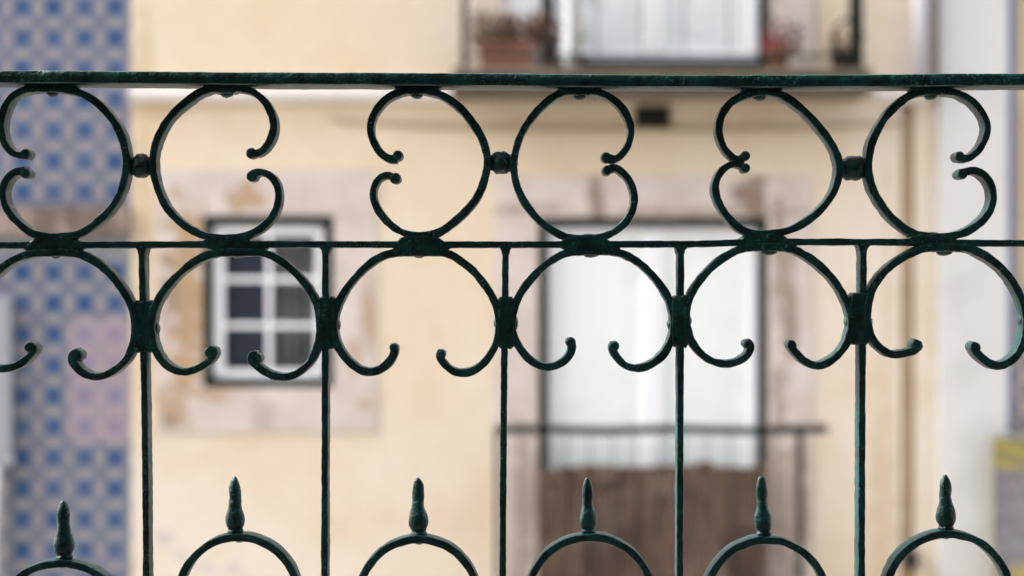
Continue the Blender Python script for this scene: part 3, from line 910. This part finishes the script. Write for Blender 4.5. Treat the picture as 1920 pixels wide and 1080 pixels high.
YC = D1 + DEP / 2
def roll_end(bm, c, r, seed, depth=DEP):
    """rolled tip: a short barrel lying across the bar"""
    w = P(c[0], c[1], D1); rad = r * S1
    n = 14; rings = []
    for d, q in ((-.5, .55), (-.485, .82), (-.44, .98), (-.2, 1.04), (.2, 1.04), (.44, .98), (.5, .7)):
        ring = []
        for k in range(n):
            a = 2 * math.pi * k / n
            f = q * (1 + .10 * noise.noise(Vector((math.cos(a) + seed, math.sin(a), d * 2 + seed))))
            ring.append(bm.verts.new((w.x + rad * f * math.cos(a), YC + (depth + .0012) * d, w.z + rad * f * math.sin(a))))
        rings.append(ring)
    for i in range(len(rings) - 1):
        for k in range(n): bm.faces.new((rings[i][k], rings[i][(k + 1) % n], rings[i + 1][(k + 1) % n], rings[i + 1][k]))
    bm.faces.new(rings[0][::-1]); bm.faces.new(rings[-1])

def smooth_by_angle(o, deg=40):
    me = o.data
    for p in me.polygons: p.use_smooth = True
    bm = bmesh.new(); bm.from_mesh(me)
    for e in bm.edges:
        if len(e.link_faces) == 2 and e.calc_face_angle(0) > math.radians(deg): e.smooth = False
    bm.to_mesh(me); bm.free()

def scroll(pts, ends, seed, thick=14.2):
    bm = bmesh.new()
    add_strip(bm, spline(pts, 3.2), thick * S1, YC + R.uniform(-.0006, .0006), DEP, seed, 0.17, 1.15, 1.15)
    for (c, r) in ends: roll_end(bm, c, r, seed + c[0])
    o = link('scroll', bm, IRON, rail); smooth_by_angle(o); return o

U1 = [(50,290),(28,290),(10,273),(2,250),(1,230),(5,210),(14,190),(30,175),(55,166),(93,164),(133,169),(160,179),(187,198),(210,224),(225,250),(234,280),(236,307),(233,333),(225,360),(210,387),(188,410),(163,430),(140,440),(100,444),(62,439),(37,421),(17,400),(6,377),(4,353),(14,333),(28,322),(47,320)]
U2 = [(472,288),(490,284),(506,263),(513,240),(510,217),(498,193),(480,176),(460,167),(423,164),(380,170),(343,195),(317,220),(300,247),(290,273),(286,300),(288,327),(296,357),(310,387),(330,410),(353,428),(383,442),(423,446),(460,442),(487,429),(507,410),(519,387),(522,363),(517,343),(504,328),(486,322),(472,327)]
U3 = [(744,297),(729,297),(711,284),(699,263),(694,240),(699,217),(715,193),(740,175),(773,168),(807,171),(840,184),(869,208),(892,238),(907,267),(914,300),(909,333),(896,367),(873,396),(847,419),(822,436),(787,443),(750,434),(724,414),(706,390),(699,367),(702,347),(713,332),(728,328),(738,333)]
U4 = [(1138,295),(1154,298),(1170,285),(1180,267),(1184,243),(1178,220),(1163,197),(1143,181),(1121,172),(1087,169),(1050,174),(1022,193),(1000,216),(981,243),(969,273),(964,300),(964,322),(969,347),(980,373),(996,396),(1016,418),(1040,434),(1063,444),(1097,447),(1130,444),(1154,433),(1174,416),(1187,393),(1190,367),(1182,341),(1168,323),(1153,314),(1140,319)]
U5 = [(1394,297),(1380,298),(1362,283),(1351,260),(1348,237),(1355,213),(1370,193),(1392,180),(1427,171),(1462,176),(1487,190),(1513,212),(1537,238),(1557,264),(1570,290),(1575,315),(1571,341),(1560,367),(1540,393),(1513,415),(1480,432),(1433,439),(1396,433),(1370,412),(1352,387),(1342,360),(1343,340),(1355,318),(1377,306),(1394,310)]
U6 = [(1800,294),(1815,297),(1833,285),(1847,263),(1853,240),(1847,217),(1830,194),(1810,180),(1788,172),(1747,170),(1713,176),(1687,193),(1664,216),(1647,243),(1635,270),(1630,297),(1629,320),(1635,347),(1647,373),(1666,400),(1687,420),(1713,437),(1747,444),(1788,442),(1817,433),(1841,416),(1857,396),(1864,371),(1860,347),(1847,328),(1827,319),(1806,324)]
UP = [(U1, (((47,288),9.5), ((47,325),9.5))), (U2, (((470,287),10), ((472,330),10.5))), (U3, (((746,291),9.5), ((741,334),10.5))),
      (U4, (((1137,295),10), ((1138,319),9.5))), (U5, (((1398,292),9), ((1398,315),9))), (U6, (((1800,293),9.5), ((1805,326),10)))]
sd = 1.0
for pts, ends in UP:
    scroll(pts, ends, sd); sd += 3.3

L1 = [(54,648),(62,652),(60,660),(45,677),(25,688),(0,692),(-25,688),(-48,670),(-63,645),(-69,615),(-63,585),(-46,555),(-25,527),(0,504),(27,486),(60,475),(97,474),(140,475),(170,486),(197,505),(217,527),(233,550),(246,575),(252,600),(253,622),(249,645),(240,668),(226,685),(208,698),(187,706),(167,705),(149,695),(136,679),(135,666),(146,661)]
L2 = [(391,656),(401,658),(398,670),(383,684),(363,694),(343,698),(326,694),(309,683),(294,663),(286,640),(283,617),(284,595),(291,572),(304,549),(323,525),(347,503),(373,485),(403,475),(447,473),(490,474),(519,485),(543,502),(563,522),(580,544),(592,567),(598,590),(600,614),(598,637),(591,660),(579,681),(562,697),(543,706),(523,707),(503,701),(484,689),(472,677),(472,667),(481,667)]
L3 = [(738,650),(739,660),(731,677),(714,692),(693,698),(673,693),(654,678),(639,660),(629,638),(625,610),(630,580),(642,553),(660,527),(683,503),(710,483),(745,473),(787,474),(835,474),(863,489),(887,508),(907,532),(922,555),(932,580),(936,608),(932,637),(922,661),(907,681),(888,695),(867,700),(847,695),(831,681),(824,667),(828,659)]
L4 = [(1068,640),(1073,650),(1067,668),(1051,682),(1030,689),(1010,685),(990,672),(974,652),(964,630),(960,606),(965,577),(976,550),(993,527),(1014,504),(1040,485),(1067,473),(1107,471),(1150,472),(1180,481),(1207,499),(1230,523),(1247,547),(1258,571),(1263,597),(1263,619),(1257,643),(1245,664),(1226,681),(1205,690),(1190,691),(1172,685),(1156,669),(1149,653),(1153,644)]
L5 = [(1401,642),(1408,650),(1401,667),(1384,678),(1360,683),(1334,677),(1314,662),(1299,643),(1290,621),(1287,597),(1290,570),(1301,543),(1320,517),(1343,494),(1370,476),(1398,465),(1440,463),(1483,466),(1513,480),(1540,500),(1563,524),(1580,550),(1592,577),(1597,598),(1597,617),(1592,636),(1581,655),(1566,671),(1547,683),(1530,686),(1510,678),(1494,663),(1484,649),(1487,642)]
L6 = [(1714,644),(1725,647),(1716,657),(1694,663),(1673,665),(1653,654),(1638,637),(1630,617),(1627,595),(1629,570),(1636,543),(1651,519),(1673,497),(1703,478),(1735,465),(1777,463),(1818,466),(1852,482),(1879,503),(1899,527),(1913,553),(1922,580),(1925,607),(1922,632),(1914,656),(1899,675),(1877,686),(1857,682),(1838,668),(1827,653),(1831,645)]
LOW = [(L1, (((55,651),10.5), ((143,666),11))), (L2, (((393,660),10.5), ((481,672),10))), (L3, (((738,652),8.5), ((827,664),9))),
       (L4, (((1070,642),9.5), ((1152,649),9.5))), (L5, (((1403,645),9.5), ((1485,647),9.5))), (L6, (((1719,647),10), ((1829,651),10)))]
for pts, ends in LOW:
    scroll(pts, ends, sd, 14.6); sd += 3.3

# a further run of the railing beyond both picture edges
def shift(entry, dx, dy=0):
    pts, ends = entry
    return [(a + dx, b + dy) for a, b in pts], tuple(((c[0] + dx, c[1] + dy), r) for c, r in ends)
def extra(entry, dx, lower):
    pts, ends = shift(entry, dx, 2)
    global sd
    scroll(pts, ends, sd, 14.6 if lower else 14.2); sd += 3.3
for dx in (1322, ): extra(UP[2], dx, False); extra(UP[3], dx, False)
extra(UP[1], -680, False); extra(UP[0], -680, False)
for dx in (680,): extra(LOW[4], dx, True); extra(LOW[5], dx, True)
for dx in (-680,): extra(LOW[1], dx, True); extra(LOW[0], dx, True)

# rails
def rail_pts(tab, x0, x1):
    pts = []
    x = x0
    while x <= x1 + .1:
        for (a, ya), (b, yb) in zip(tab[:-1], tab[1:]):
            if a <= x <= b:
                t = (x - a) / (b - a); t = t * t * (3 - 2 * t)
                pts.append(Vector((x, ya + (yb - ya) * t, 0))); break
        x += 6.0
    return pts
MIDTAB = [(-1100, 460), (0, 459.5), (500, 458), (950, 458.5), (1280, 457.5), (1440, 453.5), (1600, 453.5), (1920, 456), (3000, 457)]
bm = bmesh.new(); add_strip(bm, rail_pts(MIDTAB, -1040, 2960), 12.5 * S1, YC, DEP * .98, 40, 0.10)
o = link('middle_rail', bm, IRON, rail); smooth_by_angle(o)

YT = D1 - 0.0085; TD = 0.033
TOPTAB = [(-1100, 142), (0, 143.5), (640, 147), (1280, 151.5), (1500, 151.5), (1920, 148.5), (3000, 148)]
bm = bmesh.new()
st = YT / FPX; n0 = len(bm.verts)
rings = []
for p in rail_pts(TOPTAB, -1040, 2960):
    c = P(p.x, p.y, YT); h = 11.2 * st
    ring = []
    for sa, sb in section(h, TD / 2, 0.0010):
        w = .00022 * noise.noise(Vector((p.x * .012, sa * 400, sb * 60))) + .00016 * noise.noise(Vector((p.x * .06, sa * 500, sb * 90)))
        ring.append(bm.verts.new((c.x, YT + TD / 2 + sb + w, c.z + sa + w * (1 if sa > 0 else -1))))
    rings.append(ring)
for i in range(len(rings) - 1):
    m = len(rings[0])
    for k in range(m): bm.faces.new((rings[i][k], rings[i][(k + 1) % m], rings[i + 1][(k + 1) % m], rings[i + 1][k]))
bm.faces.new(rings[0]); bm.faces.new(rings[-1][::-1])
o = link('top_rail', bm, IRON, rail); smooth_by_angle(o)

# bottom rail, standing just above the terrace edge
zbr = CZ - 0.86
BPY = 540 + 0.86 * FPX / D1
bm = bmesh.new(); add_strip(bm, [Vector((x, BPY, 0)) for x in range(-1040, 2970, 20)], 16 * S1, YC, DEP * 1.3, 44, 0.05)
o = link('bottom_rail', bm, IRON, rail); smooth_by_angle(o)

# upright bars (photo x at the middle rail, half way, foot of the frame)
BARS = [(-752, -750, -748), (-412, -410, -408), (-73, -70, -68), (265, 270.5, 273.5), (610, 609, 608), (948, 944.5, 942.5), (1277, 1276, 1275), (1619.5, 1617, 1616), (1961, 1958, 1956), (2300, 2298, 2297), (2640, 2638, 2637)]
for i, (a, b, c) in enumerate(BARS):
    bm = bmesh.new()
    pts = spline([(a, 459), (a + (b - a) * .4, 600), (b, 770), (c, 1080), (c, 1600), (c, 2200), (c, BPY + 90)], 5.0)
    add_strip(bm, pts, (12.8 + R.uniform(-.5, .5)) * S1, YC + R.uniform(-.0004, .0004), DEP, 60 + i, 0.09)
    o = link('bar', bm, IRON, rail); smooth_by_angle(o)

# round arches with turned finials
ARCH = [(-558, 1030, 118, 918, 1.0), (-222, 1040, 118, 930, 1.0), (112, 1057, 126, 942, 1.06), (446, 1008, 112, 896, 1.0), (784, 1012, 112, 898, 1.04), (1107, 1008, 118, 898, .9), (1438, 1013, 114, 894, .94), (1779, 1002, 117, 893, 1.04), (2120, 1008, 115, 896, 1.0), (2460, 1010, 115, 898, 1.0)]
for i, (cx, ty, r, tip, fw) in enumerate(ARCH):
    pts = [(cx - r * 1.0, BPY - 4), (cx - r, 2200), (cx - r, 1700), (cx - r, ty + r * 1.5)]
    pts += [(cx - r * math.cos(math.radians(a)), ty + r - r * math.sin(math.radians(a)) + R.uniform(-.8, .8)) for a in range(8, 180, 12)]
    pts += [(cx + r, ty + r * 1.5), (cx + r, 1700), (cx + r, 2200), (cx + r, BPY - 4)]
    bm = bmesh.new(); add_strip(bm, spline(pts, 4.0), 14.6 * S1, YC, DEP, 90 + i * 2.1, 0.10)
    arch = link('arch', bm, IRON, rail); smooth_by_angle(arch)
    base = ty - 3; Hh = base - tip
    prof = [(0.6, 0), (3.8, 0.8), (6.0, 4), (8.4, 10), (10.6, 19), (11.4, 28), (11.0, 37), (10.0, 42), (11.0, 45), (10.8, 50), (12.2, 57), (14.8, 64), (17.2, 72), (18.2, 80), (17.2, 88), (13.8, 95), (12.4, 98), (14.6, 100), (14.6, 104), (13.0, 106), (15.5, 112), (14.8, 118)]
    k = Hh / 108.0
    c = P(cx + (3 if i == 2 else (-8 if i == 3 else (-3 if i in (5, 6) else 0))), tip, D1); c.y = YC
    bm = bmesh.new()
    pr = [(rr * fw * 1.07 * S1, -hh * k * S1) for rr, hh in reversed(prof)]
    add_lathe(bm, c, pr, 14, squash=0.9)
    jitter(bm, 0.0009, 230, i * 3.0)
    bmesh.ops.rotate(bm, verts=bm.verts, cent=c + Vector((0, 0, -Hh * S1)), matrix=Matrix.Rotation(R.gauss(0, .018), 3, 'Y'))
    f = link('finial', bm, IRON, arch, smooth=True)
    md = f.modifiers.new('round', 'SUBSURF'); md.levels = 1; md.render_levels = 1
    # scalloped lower edge: small weld bead under the arch crown
    bm = bmesh.new(); bc = P(cx, ty + 6, D1); bc.y = YC
    add_lathe(bm, bc - Vector((9 * S1, 0, 0)), [(2 * S1, 0), (5 * S1, 3 * S1), (6 * S1, 9 * S1), (5 * S1, 15 * S1), (2 * S1, 18 * S1)], 10, axis='X', squash=2.0)
    jitter(bm, 0.0004, 300, i)
    link('weld_bead', bm, IRON, arch, smooth=True)

# welded joints: lumps of paint and metal where members meet
def web(name, outline, depth, seed, amp=0.00055, proud=0.0):
    """extruded lump from rows (photo y, left x, right x); rounded in depth, rough surface"""
    bm = bmesh.new(); nu, nv = 14, len(outline)
    dl = [(-.5, .90), (-.47, .97), (-.36, 1.0), (0, 1.0), (.36, 1.0), (.47, .97), (.5, .90)]
    layers = []
    for d, q in dl:
        g = []
        cy = sum(o[0] for o in outline) / nv
        for (py, a, b) in outline:
            row = []
            py2 = cy + (py - cy) * (1 - (1 - q) * .4)
            m = (a + b) / 2; hw = (b - a) / 2 * q
            for i in range(nu + 1):
                w = P(m + hw * (2 * i / nu - 1), py2, D1)
                row.append(bm.verts.new((w.x, YC - proud / 2 + (depth + proud) * d, w.z)))
            g.append(row)
        layers.append(g)
    for g in (layers[0], layers[-1]):
        for j in range(nv - 1):
            for i in range(nu): bm.faces.new((g[j][i], g[j][i + 1], g[j + 1][i + 1], g[j + 1][i]))
    for ga, gb in zip(layers[:-1], layers[1:]):
        loop = [(0, i) for i in range(nu)] + [(j, nu) for j in range(nv - 1)] + [(nv - 1, i) for i in range(nu, 0, -1)] + [(j, 0) for j in range(nv - 1, 0, -1)]
        for q in range(len(loop)):
            a, b = loop[q], loop[(q + 1) % len(loop)]
            bm.faces.new((ga[a[0]][a[1]], ga[b[0]][b[1]], gb[b[0]][b[1]], gb[a[0]][a[1]]))
    # drop unused interior vertices of the middle layers
    bmesh.ops.delete(bm, geom=[v for v in bm.verts if not v.link_faces], context='VERTS')
    for v in bm.verts:
        n = noise.noise_vector(v.co * 260 + Vector((seed, 0, 0))) * amp + noise.noise_vector(v.co * 620 + Vector((0, seed, 0))) * amp * .7
        v.co += n
    return link(name, bm, IRON, rail, smooth=True)

def rivet(px, py, rx, ry, seed, depth=0.011):
    bm = bmesh.new(); c = P(px, py, D1); c.y = YC
    bmesh.ops.create_icosphere(bm, subdivisions=2, radius=1.0)
    for v in bm.verts:
        v.co = Vector((v.co.x * rx * S1, v.co.y * depth * .5, v.co.z * ry * S1)) * (1 + .16 * noise.noise(v.co * 1.6 + Vector((seed, 0, 0)))) + c
    link('rivet', bm, IRON, rail, smooth=True)

def mid_y(x):
    for (a, ya), (b, yb) in zip(MIDTAB[:-1], MIDTAB[1:]):
        if a <= x <= b: return ya + (yb - ya) * (x - a) / (b - a)
def top_y(x):
    for (a, ya), (b, yb) in zip(TOPTAB[:-1], TOPTAB[1:]):
        if a <= x <= b: return ya + (yb - ya) * (x - a) / (b - a)

# top-rail joints (upper scroll crowns), middle-rail joints
TOPJ = [(93, 52), (421, 45), (783, 46), (1087, 45), (1428, 42), (1747, 44), (-259, 46), (-587, 46), (2105, 46), (2409, 46)]
for i, (x, w) in enumerate(TOPJ):
    t = top_y(x) + 12
    web('weld', [(t - 1, x - w, x + w), (t + 4, x - w + 2, x + w - 2), (t + 9, x - w + 8, x + w - 8), (t + 13, x - w + 20, x + w - 20), (t + 16, x - 17, x + 17)], DEP * .96, i * 2.7)
    rivet(x + R.uniform(-3, 3), t + 14, R.uniform(13, 17), 10.0, i)
MIDJ = [(100, 97), (423, 445), (787, 790), (1097, 1108), (1433, 1440), (1747, 1777), (-257, -236), (-580, -586), (2109, 2120), (2419, 2457)]
for i, (xu, xl) in enumerate(MIDJ):
    m = mid_y(xu); c = (xu + xl) / 2
    web('weld', [(m - 16, xu - 26, xu + 26), (m - 12, xu - 37, xu + 37), (m - 7, xu - 44, xu + 44), (m - 3, c - 48, c + 48), (m + 3, c - 58, c + 58), (m + 7, xl - 56, xl + 56), (m + 12, xl - 45, xl + 45), (m + 17, xl - 30, xl + 30)], DEP * 1.0, 50 + i * 3.1)
    rivet(xl + R.uniform(-5, 5), m + 16, R.uniform(13, 18), 9.5, 20 + i)
    rivet(xu + R.uniform(-5, 14), m - 15, R.uniform(11, 17), 6.0, 40 + i)

# collars where two lower scrolls and an upright bar are bound together
COLJ = [(267, 252, 285, 612), (611, 600, 626, 605), (946, 936, 961, 605), (1275.5, 1263, 1288, 603), (1612, 1597, 1629, 598), (-74, -86, -69, 610), (1943, 1925, 1968, 604), (-411, -428, -394, 608), (2285, 2277, 2308, 606)]
for i, (c, a, b, y) in enumerate(COLJ):
    web('collar', [(y - 49, a + 2, b - 2), (y - 44, a - 2, b + 2), (y - 34, a - 3, b + 3), (y - 18, a - 3, b + 3), (y, a - 3, b + 3), (y + 18, a - 3, b + 3), (y + 34, a - 3, b + 3), (y + 44, a - 2, b + 2), (y + 49, a + 2, b - 2)], DEP, 90 + i * 2.3, 0.0007, 0.0003)
    rivet(a - 6, y + R.uniform(-4, 8), 5, R.uniform(9, 13), 60 + i); rivet(b + 6, y + R.uniform(-4, 8), 5, R.uniform(9, 13), 80 + i)
# weld at the head of each bar
for i, (a, b, c) in enumerate(BARS):
    m = mid_y(a)
    web('weld', [(m + 3, a - 13, a + 13), (m + 7, a - 11, a + 11), (m + 12, a - 8, a + 8), (m + 18, a - 7, a + 7)], DEP * .98, 130 + i)

# barrel beads joining pairs of upper scrolls
for i, (x, y, w, h) in enumerate([(261.5, 310, 28, 45), (939.5, 303.5, 30, 43), (1604, 314, 36, 48), (2268, 306, 34, 42), (-420, 312, 28, 42)]):
    bm = bmesh.new(); c = P(x - w / 2, y, D1); c.y = YC
    r = h / 2 * S1; W = w * S1
    add_lathe(bm, c, [(r * .70, -.25 * W), (r * .74, -.08 * W), (r * .86, .06 * W), (r * 1.0, .18 * W), (r * .97, .40 * W), (r * 1.0, .62 * W), (r * .96, .84 * W), (r * .80, .96 * W), (r * .74, 1.08 * W), (r * .70, 1.25 * W)], 18, axis='X')
    jitter(bm, 0.0012, 240, i * 4.0)
    link('bead', bm, IRON, rail, smooth=True)
    rivet(x - w / 2 - 12, y, 5, 11, 200 + i); rivet(x + w / 2 + 12, y, 5, 11, 220 + i)
